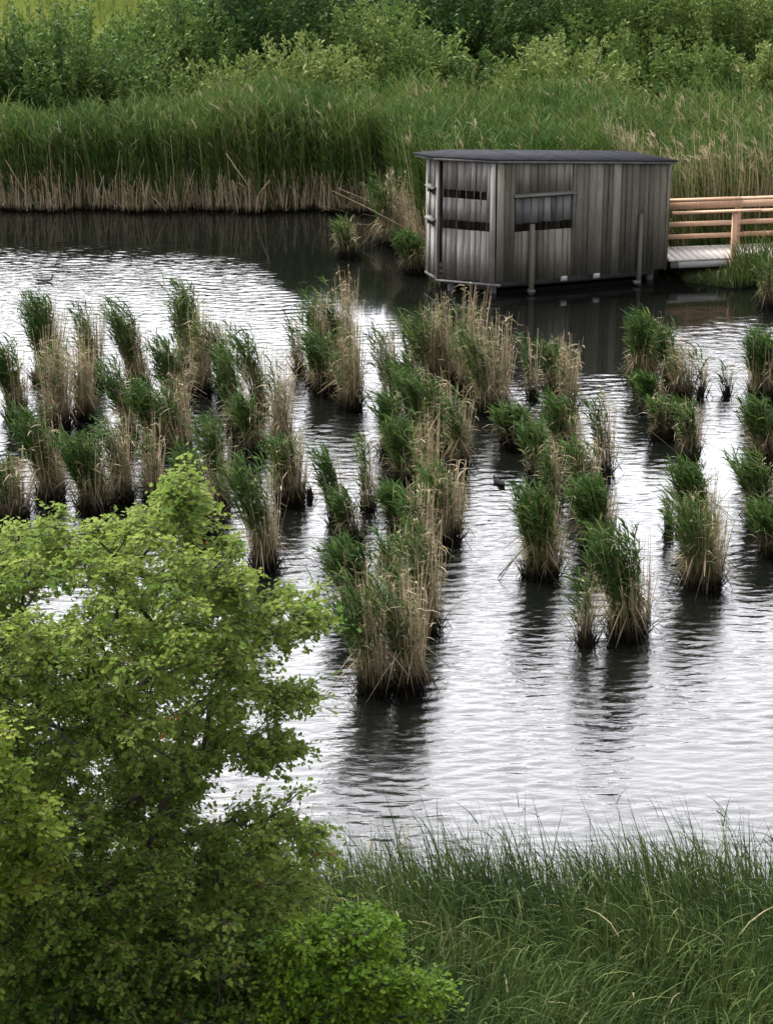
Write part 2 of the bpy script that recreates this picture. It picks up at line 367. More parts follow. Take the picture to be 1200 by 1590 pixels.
def clump_parts(root, r, h, kind, tan_h=None):
    """one clump round the origin of root; h = height of the tallest growth"""
    dens = {'G': (.95, .75), 'M': (.55, .95), 'T': (.18, 1.15), 'S': (.35, .5), 'B': (0, .25)}[kind]
    A = (r / .27) ** 2 * .8 + .2 * (r / .27)
    lv = R.uniform(.4, 1.7); sway = np.array([R.normal(-.02, .05), R.normal(0, .04), 0]); sq = np.array([R.uniform(.85, 1.2), R.uniform(.85, 1.25), 1])
    tan_h = tan_h or {'G': .84, 'M': .98, 'T': 1.03, 'S': .95, 'B': 1.0}[kind] * h
    # green shoots
    n = int(125 * A * dens[0])
    if n:
        cl = Cloud()
        a = R.uniform(0, 2 * math.pi, n); q = np.sqrt(R.random(n)) * r * .56
        base = np.stack([np.cos(a) * q, np.sin(a) * q, np.full(n, -.08)], 1)
        hh = (h + .08) * np.clip(R.normal(.86, .10, n), .5, 1.0) * (1 - .12 * (q / r))
        out = np.stack([np.cos(a), np.sin(a), np.zeros(n)], 1) * (q * .62)[:, None]
        base *= sq; bend = out + sway * h + WIND * (hh * lv * R.uniform(.04, .22, n))[:, None] + R.normal(0, .03, (n, 3)) * np.array([1, 1, 0])
        ax = np.tile([0, 0, 1.], (n, 1))
        C, W = blades(base, ax, hh, bend, np.full(n, .0055), 4, 2.0)
        ton = np.clip(R.normal(.50, .16, n), .1, .85)
        cl.add(C, W, ton)
        k = 10; t = R.uniform({'G': .48, 'S': .3}.get(kind, .42), 1.0, (n, k))
        P = base[:, None] + ax[:, None] * (hh[:, None] * t)[..., None] + bend[:, None] * (t ** 2)[..., None]
        tone = np.clip(R.normal(.27, .13, n)[:, None] + R.normal(0, .09, (n, k)) , 0, .62)
        leaves_on(cl, P.reshape(-1, 3), (.12, .30), .8, .0105, tone.ravel(), up=(.75, 1.4), droop=.40, wind=.85)
        cl.build('green_shoots', REED, root)
    # dry stalks
    n = int(190 * A * dens[1]) + 6
    cl = Cloud()
    a = R.uniform(0, 2 * math.pi, n); q = np.sqrt(R.random(n)) * r * .74
    base = np.stack([np.cos(a) * q + (.10 * r if kind in 'GM' else 0), np.sin(a) * q, np.full(n, -.1)], 1)
    hh = (tan_h + .1) * np.clip(R.normal(.74, .19, n), .25, 1.06)
    out = np.stack([np.cos(a), np.sin(a), np.zeros(n)], 1) * (q * R.uniform(.1, .75, n))[:, None]
    base *= sq; bend = out + sway * h + R.normal(0, .055, (n, 3)) * np.array([1, 1, 0])
    tone = np.clip(R.normal(.85 + R.normal(0, .03), .10, n), .60, 1)
    C, W = blades(base, np.tile([0, 0, 1.], (n, 1)), hh, bend, R.uniform(.0028, .0056, n), 4, 1.6, None, np.array([1, 1, .85, .5]))
    cl.add(C, W, tone)
    # withered leaves along the stalks
    k = 3; t = R.uniform(.25, 1, (n, k)); P = base[:, None] + np.array([0, 0, 1.]) * (hh[:, None] * t)[..., None] + bend[:, None] * (t ** 1.6)[..., None]
    leaves_on(cl, P.reshape(-1, 3), (.08, .22), 1.2, .006, np.clip(np.repeat(tone, k) + R.normal(-.05, .08, n * k), .6, 1), up=(.2, 1.3), droop=.7, wind=.5)
    cl.build('dry_stalks', REED, root)
    # splayed broken stalks round the foot
    if kind != 'B':
        n = int(135 * A) + 6
        cl = Cloud()
        a = R.uniform(0, 2 * math.pi, n); q = r * R.uniform(.25, .70, n)
        lo = R.random(n) < .55
        base = np.stack([np.cos(a) * q, np.sin(a) * q, np.where(lo, -.05, R.uniform(.25, .62, n) * min(1, h / 1.2))], 1)
        e = np.where(lo, R.uniform(.8, 1.45, n), R.uniform(-1.35, -.3, n))
        a2 = a + R.normal(0, .7, n)
        ax = np.stack([np.cos(a2) * np.cos(e), np.sin(a2) * np.cos(e), np.sin(e)], 1)
        L = R.uniform(.2, .55, n) * min(1, h / 1.1); lng = R.random(n) < .05; L = np.where(lng, L * 1.9, L)
        bend = np.stack([np.zeros(n), np.zeros(n), -.2 * L], 1)
        C, W = blades(base, ax, L, bend, R.uniform(.004, .008, n), 3, 1.8, None, np.array([1, 1, .6]))
        cl.add(C, W, np.clip(R.normal(.80, .09, n), .62, 1)); cl.build('broken_stalks', REED, root)
        m = int(150 * A); a = R.uniform(0, 2 * math.pi, m); q = r * .72 * np.sqrt(R.uniform(.2, .95, m)); a2 = a + R.normal(0, .9, m); e = R.uniform(.9, 1.5, m)
        cl2 = Cloud(); C, W = blades(np.stack([np.cos(a) * q, np.sin(a) * q, np.full(m, -.08)], 1), np.stack([np.cos(a2) * np.cos(e), np.sin(a2) * np.cos(e), np.sin(e)], 1), R.uniform(.18, .42, m), R.normal(0, .03, (m, 3)), R.uniform(.005, .010, m), 3, 1.5)
        cl2.add(C, W, np.clip(R.normal(.66, .06, m), .55, .8)); cl2.build('leaf_litter', REED, root)
    # dark root stock just above the water
    mb = MB(); m = 14; rings = [(1.0, -.25), (.98, .02), (.86, .07 + .06 * min(r / .27, 1.3)), (.5, .13 + .08 * min(r / .27, 1.3))]
    V = []
    for s, z in rings:
        for j in range(m):
            an = 2 * math.pi * j / m; f = r * .62 * s * R.uniform(.78, 1.14); V.append((math.cos(an) * f, math.sin(an) * f, z * R.uniform(.8, 1.15)))
    V.append((0, 0, rings[-1][1] * 1.05))
    Q = [[i * m + j, i * m + (j + 1) % m, (i + 1) * m + (j + 1) % m, (i + 1) * m + j] for i in range(len(rings) - 1) for j in range(m)]
    T = [[3 * m + j, 3 * m + (j + 1) % m, 4 * m] for j in range(m)]
    mb.add(V, Q, T); mb.build('root_stock', MUD, root)

G1 = 'reed clumps standing in rows in the pond'
# foot x, foot y, top y, width in photo pixels, kind (G leafy, M mixed, T straw, S thin, B stub), label
CL = [
 # far left cluster
 (24,655,515,46,'G','domed leafy green reed clump cut by the left edge, farthest along that edge'),
 (72,600,445,56,'G','tall reed clump with swept green head just below the swimming waterbird'),
 (142,605,463,40,'M','straw reed clump with thin green tip right of the clump below the swimming bird'),
 (88,668,520,52,'T','wide straw reed clump behind the dark green clump at the left'),
 (130,655,515,42,'T','pale straw reed clump standing left of the lone dark stub'),
 (74,785,625,56,'G','green headed reed clump with a large black foot near the left edge'),
 (142,800,666,66,'G','broad bushy green reed clump above the maple, left of a thin pale green one'),
 (16,812,706,58,'M','reed clump with green top and grey stalks at the left edge above the maple'),
 # second diagonal row
 (212,612,462,48,'G','tall reed clump with swept dark green head, right of the lone dark stub'),
 (200,690,553,36,'G','slim green reed clump in front of the tall swept one'),
 (242,705,585,50,'G','leaning green reed clump in the middle of the second row from the left'),
 (190,782,637,44,'M','pale green and tan reed clump above the maple top with drooping leaves'),
 (238,785,650,36,'T','bare straw reed clump just left of the yellow maple leader'),
 (283,715,585,44,'M','olive reed clump half hidden behind the clump with bright drooping leaves'),
 # third row
 (296,580,432,48,'G','farthest reed clump of the left group with dark green plume'),
 (313,615,478,44,'T','tall straw reed clump directly below the dark green plume'),
 (268,655,510,48,'G','spiky green reed clump with frayed leaves pointing left, below the farthest plume'),
 (337,798,637,46,'G','reed clump with bright drooping leaves and a black foot right of the maple leader'),
 (308,828,688,52,'G','dark green leaning reed clump touching the maple crown'),
 # fourth row
 (347,610,490,36,'M','brown and green tufted reed clump right of the tall straw clump'),
 (366,682,534,44,'G','deep green reed clump with its foot beside the open water strip'),
 (402,640,500,36,'G','slender reed clump with one pointed green plume near the calm dark water'),
 (436,705,552,46,'T','tall pure straw reed clump at the right edge of the left group'),
 (396,710,603,40,'G','small dark green reed clump in front of the slender plume'),
 (410,888,700,54,'G','nearest tall green reed clump of the left group, foot behind the maple'),
 (450,788,670,58,'M','rounded green and tan reed clump with black shadow, rightmost of the left group'),
 # centre back
 (466,582,478,26,'S','thin wispy reed clump standing alone at the left of the centre back group'),
 (488,600,456,32,'M','green and tan reed clump second from the left in the centre back group'),
 (524,592,446,46,'G','bright green headed reed clump in front of the calm dark water'),
 (541,595,430,36,'T','tall straw reed clump rising into the calm dark water'),
 (504,615,508,44,'G','low green reed clump with a fallen stalk in the centre back group'),
 (545,640,500,46,'T','golden straw reed clump with a skirted foot nearest in the centre back group'),
 # centre column, from the hut side
 (607,640,494,36,'M','narrow tan reed clump with green left flank heading the centre column'),
 (642,590,497,30,'S','sparse pale leaved reed clump below the left corner of the hut'),
 (664,600,472,42,'M','green and straw reed clump below the shuttered end of the hut'),
 (698,600,466,40,'T','straw reed clump in front of the reflection of the hut corner'),
 (730,615,454,46,'T','tall straw reed clump with a green heart in front of the hut reflection'),
 (756,645,502,42,'M','mixed reed clump with black foot below the hut reflection'),
 (778,645,496,32,'T','slim reddish straw reed clump at the right end of the rank under the hut'),
 (640,662,546,34,'G','small dark green reed clump right of the narrow tan one'),
 (659,695,564,40,'G','green reed clump with white flecked leaves in the middle of the centre column'),
 (686,705,574,44,'M','leaning green and tan reed clump facing the open lane right of the centre column'),
 (712,732,598,36,'M','brown reed clump with black foot beside the open lane'),
 (606,712,604,40,'G','dark green tufted reed clump at the left flank of the centre column'),
 (632,752,645,48,'G','shiny green dome shaped reed clump in the centre column'),
 (666,795,638,38,'T','tall straw reed clump behind the broad clump with overhanging top'),
 # centre front
 (523,818,685,36,'G','slim green reed clump leaning left at the back of the front centre group'),
 (547,845,752,34,'G','short light green reed clump in front of the slim leaning one'),
 (571,795,664,34,'S','thin brown green reed clump between the slim leaning one and the centre column'),
 (620,835,750,40,'G','dark rounded green reed clump leaning over the lane of bright water'),
 (692,848,715,58,'M','broad reed clump with overhanging brown top and black reflection'),
 (652,880,742,40,'M','straw streaked reed clump behind the tall front pair'),
 (556,960,832,66,'G','wide spiky green reed clump at the left of the front centre group'),
 (618,965,815,48,'M','green reed clump laced with pale stalks inside the front centre group'),
 (664,988,795,48,'M','very tall mixed reed clump at the right of the front centre group'),
 (578,1082,880,66,'M','nearest reed clump of the centre, green above splayed tan stalks'),
 (634,1078,876,64,'M','nearest right reed clump of the centre with straw stems and dark reflection'),
 # right column one
 (827,622,512,22,'S','single thin reed clump with dark foot under the middle of the hut'),
 (862,615,520,42,'M','airy tan and green reed clump under the hut window'),
 (882,645,530,34,'T','straw reed clump with feathery tips under the right half of the hut'),
 (870,718,606,42,'G','green reed clump with dark foot in front of the airy tan pair'),
 (892,728,640,30,'T','low tan reed clump leaning behind the brown arched one'),
 (938,742,608,34,'M','brown green reed clump with arched tips beside wide bright water'),
 (800,700,630,54,'G','low bushy green reed clump above the black waterbird'),
 (838,750,656,50,'G','scruffy green reed clump up and right of the black waterbird'),
 (856,800,690,36,'M','tan streaked reed clump behind the big dark green one beside the waterbird'),
 (841,905,748,74,'G','big bushy green reed clump with tan skirt right of the black waterbird'),
 (908,780,678,46,'M','tan and green reed clump in front of the brown arched one'),
 (926,855,738,66,'G','dark green mop headed reed clump directly behind the nearest right clump'),
 (975,998,806,76,'G','nearest right reed clump, glossy green top and thick tan skirt'),
 (911,1005,866,38,'S','thin upright green reed clump at the left side of the nearest right clump'),
 # right column two
 (998,598,478,56,'G','fresh green reed clump just below the right end of the hut'),
 (1040,605,495,36,'G','green reed clump leaning right beside the fresh one under the hut end'),
 (1062,622,530,38,'T','rusty straw reed clump in front of the reflection of the new railing'),
 (1013,645,578,42,'G','short green reed clump at the left of the second column on the right'),
 (1026,684,614,36,'M','squat reed clump with a solid black foot and reflection'),
 (1048,680,618,34,'G','small bright green reed clump between the squat and the tan one'),
 (1072,718,618,40,'M','tan stemmed reed clump behind the green mop over the second column'),
 (1088,618,528,18,'S','small brown reed tuft with black foot right of the rusty straw clump'),
 (1129,616,556,15,'S','tiny isolated reed tuft in bright water near the right edge'),
 (1086,835,710,62,'G','green mop headed reed clump with leaves thrown to the left'),
 (1092,920,772,76,'M','nearest reed clump of the second column with long green and tan stems'),
 (1039,832,756,20,'S','thin lone green reed tuft between the two right columns'),
 # right edge
 (1186,622,506,56,'G','farthest green reed clump at the right edge'),
 (1192,722,614,58,'G','second dark green reed clump down the right edge'),
 (1182,815,700,52,'G','reed clump at the right edge with arching leaves over bright water'),
 (1200,868,778,50,'G','nearest green reed clump cut by the right edge'),
 (1262,700,580,56,'M','reed clump standing just past the right edge'),
]
CL = [c for c in CL if c[0] < 1230]
def place_clump(px, py, ty, wpx, kind, label, group=G1, name='reed_clump', cat='reed clump', z0=0.0, tan_h=None):
    p = ground(px, py, z0); sc = F / (p[1] / math.cos(TH))
    sl = np.linalg.norm(p - np.array([0, 0, H])); r = wpx / 2 * sl / F
    c = np.array([p[0], p[1] + r * .75, z0])
    top = at_depth(px, ty, c[1])[2] - z0
    o = empty(name, c); tag(o, label, cat, group)
    clump_parts(o, r, max(top, .12), kind, tan_h)
    return o
for c in CL: place_clump(*c)
G2 = 'broken reed stubs in the pond'
place_clump(168, 602, 582, 8, 'B', 'lone dark reed stub in the bright channel of the left group', G2, 'reed_stub', 'reed stub')
place_clump(481, 778, 762, 18, 'B', 'short dark reed stub beside the rounded clump right of the left group', G2, 'reed_stub', 'reed stub')
G3 = 'reed tufts near the far bank'
place_clump(538, 402, 338, 34, 'M', 'small reed tuft standing alone in the calm dark water left of the hut', G3, 'reed_tuft', 'reed tuft')
place_clump(604, 384, 266, 46, 'M', 'tall straw and green reed tuft at the tip of the far reed bed', G3, 'reed_tuft', 'reed tuft')
place_clump(644, 428, 358, 46, 'G', 'low green sedge tuft against the left end of the hut', G3, 'reed_tuft', 'reed tuft')

# far reed bed ------------------------------------------------------------
HUT = ground(768, 437, .28); HU = np.array([.949, .316]); HV = np.array([-.316, .949])
def hut_uv(x, y):
    dx, dy = x - HUT[0], y - HUT[1]; return dx * HU[0] + dy * HU[1], dx * HV[0] + dy * HV[1]
WA = math.radians(9.3); WE = HUT[:2] + 3.5 * HU; WU = np.array([math.cos(WA), math.sin(WA)]); WV = np.array([-math.sin(WA), math.cos(WA)])
def walk_uv(x, y):
    dx, dy = x - WE[0], y - WE[1]; return 3.5 + dx * WU[0] + dy * WU[1], dx * WV[0] + dy * WV[1]
def far_bed():
    N = 60000
    x = R.uniform(-15, 15, N); d = R.random(N) ** 1.2 * 9.0; y = shore(x) + d - .12
    keep = R.random(N) < np.where(d < 1.2, 1.0, .7)
    u, v = hut_uv(x, y)
    u2, v2 = walk_uv(x, y)
    keep &= ~((u > -1.3) & (u < 4.2) & (v < 2.45) & (v > -3)) & ~((u2 > 3) & (v2 < 1.35)) & (y < np.interp(x, [-9, -5.5, -3.5, 0, 1, 10], [49.2, 49.3, 50.4, 50.4, 50.3, 50.3]))
    x, y, d = x[keep], y[keep], d[keep]; u, v = hut_uv(x, y); n = len(x)
    keep = R.random(n) < 20500 / n; x, y, d, u, v = x[keep], y[keep], d[keep], u[keep], v[keep]; n = len(x)
    z = height(x, y)
    patch = .5 + .5 * np.sin(x * .9 + 1.1 * np.sin(y * .7)) * np.sin(y * .8 + x * .3)
    hh = np.interp(x, [-9, -6, -3.5, -1, 2, 10], [1.72, 1.75, 2.05, 2.05, 2.05, 2.0]) * np.clip(R.normal(.94, .09, n), .55, 1.18) * (1 + .05 * np.sin(x * 1.9) + .04 * np.sin(x * 4.3 + y)) * np.where((x > 5) & (v < 4.5), .95, 1)
    tan = (R.random(n) < np.where(x > 4.6, np.where(d < 3, .75, .22), np.where(d < .5, .14, .05)))
    cl = Cloud()
    base = np.stack([x, y, z - .1], 1); ax = np.tile([0, 0, 1.], (n, 1)); L = hh + .1
    bend = WIND * (hh * R.uniform(.0, .10, n))[:, None] + R.normal(0, .09, (n, 3)) * np.array([1, 1, 0])
    C, W = blades(base, ax, L, bend, np.where(d < 1, .011, .008), 4, 2, None, np.array([1, 1, .8, .4]))
    tone = np.where(tan, np.clip(R.normal(.86, .08, n), .68, 1), np.clip(R.normal(.40, .12, n), .1, .62))
    cl.add(C, W, tone)
    # dead canes only at the front edge
    f = np.where(d < 1.0)[0]; f = np.concatenate([f, f, f])
    b2 = base[f] + R.normal(0, .06, (len(f), 3)) * np.array([1, 1, 0]); 
    C, W = blades(b2, ax[f], R.uniform(.25, 1.05, len(f)), (R.normal(0, .10, (len(f), 3)) + (R.random(len(f)) < .07)[:, None] * R.normal(0, .5, (len(f), 3)) - (R.random(len(f)) < .06)[:, None] * np.array([0, .5, .3])) * np.array([1, 1, .5]), np.full(len(f), .010), 3, 1.4, None, np.array([1, 1, .7]))
    cl.add(C, W, np.clip(R.normal(.95, .06, len(f)), .74, 1))
    # leaves
    k = 12; t = R.uniform(.30, 1.0, (n, k))
    P = base[:, None] + ax[:, None] * (L[:, None] * t)[..., None] + bend[:, None] * (t ** 2)[..., None]
    lt = np.clip((.30 + .24 * patch + R.normal(0, .09, n))[:, None] + R.normal(0, .08, (n, k)) + np.where(tan, .12, 0)[:, None], 0, .75)
    lk = (~tan[:, None] | (R.random((n, k)) < .12)).ravel()
    leaves_on(cl, P.reshape(-1, 3)[lk], (.18, .40), 1.0, .0115, lt.ravel()[lk], up=(.85, 1.45), droop=.26, wind=.55)
    # old seed plumes
    q = np.where((R.random(n) < .05) & tan | (R.random(n) < .012))[0]
    P = (base + ax * L[:, None] + bend)[q]
    P = np.repeat(P, 4, 0); m = len(P)
    C, W = blades(P - np.array([0, 0, .12]), unit(R.normal(0, .22, (m, 3)) + np.array([-.2, 0, 1])), R.uniform(.16, .28, m), R.normal(0, .04, (m, 3)) + np.array([-.06, 0, -.04]), np.full(m, .013), 3, 2, None, np.array([.4, 1, .3]))
    cl.add(C, W, np.clip(R.normal(.90, .06, m), .76, 1))
    o = cl.build('reed_bed', REEDBANK); tag(o, 'dense tall green reed bed with pale canes along the far shore', 'reed bed', kind='stuff')
far_bed()

def bank_grass():
    n0 = 30000; x = R.uniform(5.2, 14, n0); y = R.uniform(39, 45, n0); d = y - shore(x); u, v = walk_uv(x, y)
    k = (d > -.15) & ((v < -.12) | ((v > 1.15) & (v < 2.6)) | ((u > 9.2) & (v < 2))) & (u > 3.6)
    k &= (u > 4.7) | (v > 1) | (R.random(n0) < .7)
    x, y, d, u, v = x[k], y[k], d[k], u[k], v[k]; n = len(x)
    h = np.where(v < 0, np.clip((u - 4.5) * 2.4, .2, .92), .75) * R.uniform(.6, 1.15, n)
    base = np.stack([x, y, height(x, y) - .05], 1); a = R.uniform(0, 2 * math.pi, n)
    bend = np.stack([np.cos(a), np.sin(a), -R.uniform(.1, .6, n)], 1) * (h * R.uniform(.1, .5, n))[:, None] + WIND * (h * .1)[:, None]
    cl = Cloud(); C, W = blades(base, np.tile([0, 0, 1.], (n, 1)), h, bend, np.full(n, .011), 4)
    cl.add(C, W, np.where(R.random(n) < .14, R.uniform(.7, .95, n), np.clip(R.normal(.42, .13, n), .1, .64)))
    o = cl.build('bank_grass', REEDBANK); tag(o, 'long green grass on the bank around the boardwalk', 'grass', kind='stuff')
bank_grass()
place_clump(1196, 480, 392, 34, 'S', 'leaning thin reed tuft below the boardwalk at the right edge', G3, 'reed_tuft', 'reed tuft')

# near sedge bed ----------------------------------------------------------
def near_bed():
    n = 46000
    x = R.uniform(-6.5, 7.5, n); y = R.uniform(11.2, 17.55, n)
    keep = R.random(n) < np.clip((17.75 - y) / .9, .12, 1); x, y = x[keep], y[keep]; n = len(x)
    base = np.stack([x, y, np.maximum(height(x, y), -.25) - .05], 1)
    tuft = np.sin(x * 3.1 + 2 * np.sin(y * 1.7)) * .5 + .5
    h = 1.25 * np.clip(R.normal(.86, .17, n), .35, 1.3) * (.86 + .22 * tuft)
    front = np.clip((16.2 - y) / 2.2, 0, 1)
    lean = np.stack([R.normal(-.16, .14, n) * (1 - front) + R.normal(.12, .13, n) * front, R.normal(0, .12, n), -R.uniform(.02, .08, n) - .08 * front], 1)
    bend = lean * h[:, None]
    C, W = blades(base, np.tile([0, 0, 1.], (n, 1)), h, bend, R.uniform(.005, .0092, n), 5, 1.9)
    cl = Cloud()
    dead = R.random(n) < .012
    tone = np.where(dead, R.uniform(.85, 1, n), np.clip(.22 + .34 * tuft * R.random(n) + .08 * np.sin(x * 1.3 + y * 2.1) + R.normal(0, .14, n), 0, .85))
    cl.add(C, W, tone)
    # arching side leaves
    k = 1; t = R.uniform(.3, .85, (n, k))
    P = base[:, None] + np.array([0, 0, 1.]) * (h[:, None] * t)[..., None] + bend[:, None] * (t ** 1.9)[..., None]
    m = n * k; a = R.normal(0, 1, m) + np.repeat(np.where(front > .5, 0.2, math.pi), k)
    ax = np.stack([np.cos(a) * .5, np.sin(a) * .5, np.full(m, .85)], 1); L = R.uniform(.15, .42, m)
    bd = np.stack([np.cos(a) * .45, np.sin(a) * .4, -R.uniform(.2, .9, m)], 1) * L[:, None]
    C, W = blades(P.reshape(-1, 3), ax, L, bd, R.uniform(.004, .008, m), 4, 2)
    cl.add(C, W, np.clip(np.repeat(tone, k) + R.normal(.04, .12, m), 0, 1))
    o = cl.build('sedge_bed', SEDGE); tag(o, 'thick dark green sedge bed along the near shore', 'sedge bed', kind='stuff')
near_bed()

# ------------------------------------------------------------------ far bushes
def bush(name, px, ty, wpx, Y, tone, label, n=9000, group='bushes behind the reed bed', squash=1.0):
    top = at_depth(px, ty, Y); gz = float(height(np.array([top[0]]), np.array([Y]))[0])
    hgt = top[2] - gz; wid = wpx / 2 * (Y / math.cos(TH) / F)
    o = empty(name, (top[0], Y, gz)); tag(o, label, 'bush', group)
    wid *= 1.18; hgt *= 1.13; ns = int(230 + 90 * wid); k = int(n * 2.6 / ns)
    az = R.uniform(0, 2 * math.pi, ns); el = np.arcsin(R.uniform(.02, 1, ns) ** .8)
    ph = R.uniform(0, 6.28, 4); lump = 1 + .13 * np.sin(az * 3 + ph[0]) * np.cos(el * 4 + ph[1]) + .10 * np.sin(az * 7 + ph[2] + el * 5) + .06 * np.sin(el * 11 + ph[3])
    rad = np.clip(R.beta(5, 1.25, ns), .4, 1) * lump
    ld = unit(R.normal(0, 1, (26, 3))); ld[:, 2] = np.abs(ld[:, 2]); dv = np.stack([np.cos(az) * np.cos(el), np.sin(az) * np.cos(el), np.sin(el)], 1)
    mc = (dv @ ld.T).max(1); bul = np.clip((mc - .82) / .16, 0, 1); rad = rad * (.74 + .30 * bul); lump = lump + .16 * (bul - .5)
    ex = np.stack([np.cos(az) * np.cos(el) * wid, np.sin(az) * np.cos(el) * wid * .9, (.06 + .94 * np.sin(el) ** .75) * hgt], 1) * rad[:, None]
    ex[:, 2] = np.clip(ex[:, 2], .15, hgt * R.uniform(.93, 1.02, ns)); ex[0] = (0, 0, hgt)
    st = ex * np.array([.25, .25, .0]); mid = st * .5 + ex * .5 + np.array([0, 0, .16]) * hgt * (1 - ex[:, 2:3] / hgt)
    t = R.uniform(.30, 1.0, (ns, k)) ** .75
    tt = t[..., None]; P = (st[:, None] * (1 - tt) ** 2 + 2 * mid[:, None] * tt * (1 - tt) + ex[:, None] * tt ** 2).reshape(-1, 3)
    tanv = unit(2 * (ex - mid))
    m = ns * k; spread = (.12 * (1.3 - t)).reshape(-1, 1) * min(1.0, hgt / 2.5)
    P = P + R.normal(0, 1, (m, 3)) * spread; P[:, 2] = np.maximum(P[:, 2], .08)
    ax = unit(np.repeat(tanv, k, 0) * .7 + np.array([0, 0, .35]) + R.normal(0, .55, (m, 3)))
    L = R.uniform(.08, .18, m); side = unit(np.cross(ax, R.normal(0, 1, (m, 3))))
    bend = np.tile([0, 0, -.06], (m, 1)) * L[:, None] / .2
    C, W = blades(P, ax, L, bend, L * R.uniform(.15, .27, m), 3, 2, side, np.array([.25, 1, .1]))
    cl = Cloud(); cl.add(C, W, np.clip(tone + .02 + .18 * max(0, tone - .3) + np.repeat(R.normal(0, .07, ns) + .8 * (lump - 1), k) + R.normal(0, .10, m), 0, 1))  # lump shading put into leaf colour: lighter on bulges, darker in hollows
    cl.build('foliage', WILLOW, o)
    mb = MB()
    for i in range(24):
        mb.tube([st[i] - np.array([0, 0, .1]), st[i] * .25 + mid[i] * .5 + ex[i] * .25, ex[i] * .92], [.045, .03, .008], 5)
    mb.build('trunk', BARK, o, True)
    return o

BU = [
 (105, 14, 290, 52.6, .40, 'broad dark green rounded bush at the far left behind the reeds', 11000),
 (-30, 44, 180, 52.0, .36, 'low dark bush cut by the left edge behind the reeds', 5000),
 (275, 4, 190, 55.5, .46, 'mid green bush between the broad dark bush and the tall dark willow', 9000),
 (215, 26, 160, 57, .42, 'small bush at the edge of the yellow meadow', 5500),
 (240, 120, 130, 51.6, .44, 'low bush peeping over the reeds right of the broad dark bush', 5000),
 (425, -110, 330, 58, .20, 'tall very dark willow behind the pale bush left of centre', 14000),
 (330, -40, 150, 60, .28, 'dark upright bush left of the tall dark willow', 6500),
 (478, 74, 200, 52.2, .74, 'pale green bushy willow rising out of the reeds left of the hut', 9000),
 (345, 104, 190, 52.6, .62, 'low light green willow half buried in the reeds', 7000),
 (592, 12, 210, 55.5, .52, 'mid green bush above and left of the hut roof', 9500),
 (655, 60, 150, 54, .48, 'small rounded green bush above the left end of the hut roof', 6500),
 (735, -95, 300, 60, .26, 'tall dark green tree like bush straight above the hut', 14000),
 (750, 96, 170, 54.2, .24, 'dark hollow bush at the reed edge above the hut', 6500),
 (872, 72, 230, 53.6, .68, 'light green spreading bush above the right part of the hut', 9500),
 (960, -75, 310, 59, .48, 'tall grey green willow above the right end of the hut', 14000),
 (1015, 58, 190, 55.5, .52, 'grey green bush between the spreading bush and the right trees', 8000),
 (1150, -65, 240, 57.5, .58, 'tall mid green willow in the upper right corner', 12000),
 (1075, -70, 190, 63, .22, 'dark tree far back between the two tall right willows', 8000),
 (1110, 88, 130, 54, .46, 'dull green bush low between the right willows and the reeds', 6000),
 (1195, 82, 100, 53.4, .78, 'bright yellow green small bush at the right edge behind the reeds', 5500),
 (560, -100, 240, 65, .32, 'dark tree in the back row above the small bush', 8000),
 (850, -110, 260, 66, .36, 'back row tree above the spreading bush', 8000),
 (665, -115, 220, 67, .28, 'back row dark tree straight above the hut corner', 8000),
]
for b in BU:
    if b[0] < -60 or b[0] > 1280: continue
    bush('willow_bush', b[0], b[1], b[2], b[3], b[4], b[5], b[6])

def meadow():
    n = 26000; x = R.uniform(-26, 26, n); y = 58 + R.random(n) ** 1.4 * 60
    k = R.random(n) < .35 + .65 * (np.sin(x * .5 + np.sin(y * .4) * 2) * np.sin(y * .33) > -.2); x, y = x[k], y[k]; n = len(x)
    base = np.stack([x, y, height(x, y) - .02], 1); h = R.uniform(.18, .5, n)
    C, W = blades(base, np.tile([0, 0, 1.], (n, 1)), h, R.normal(0, .12, (n, 3)), R.uniform(.02, .04, n), 3)
    cl = Cloud(); cl.add(C, W, np.clip(R.normal(.6, .2, n), .1, 1)); o = cl.build('meadow_grass', MEADOW); tag(o, 'yellow green meadow grass on the rise beyond the bushes', 'grass', kind='stuff')
MEADOW = leaf_mat('meadow_blade', [(0, (.05, .082, .016)), (.5, (.11, .14, .03)), (1, (.20, .195, .06))], .25, .7, .02)
meadow()

# ------------------------------------------------------------------ near trees
def in_poly(x, y, P):
    P = np.asarray(P, float); c = np.zeros(len(x), bool); j = len(P) - 1
    for i in range(len(P)):
        xi, yi = P[i]; xj, yj = P[j]
        k = ((yi > y) != (yj > y)) & (x < (xj - xi) * (y - yi) / (yj - yi + 1e-9) + xi); c ^= k; j = i
    return c
def edge_dist(x, y, P):
    P = np.asarray(P, float); d = np.full(len(x), 1e9)
    for i in range(len(P)):
        a = P[i]; b = P[(i + 1) % len(P)]; ab = b - a
        t = np.clip(((x - a[0]) * ab[0] + (y - a[1]) * ab[1]) / (ab @ ab + 1e-9), 0, 1)
        d = np.minimum(d, np.hypot(x - a[0] - t * ab[0], y - a[1] - t * ab[1]))
    return d

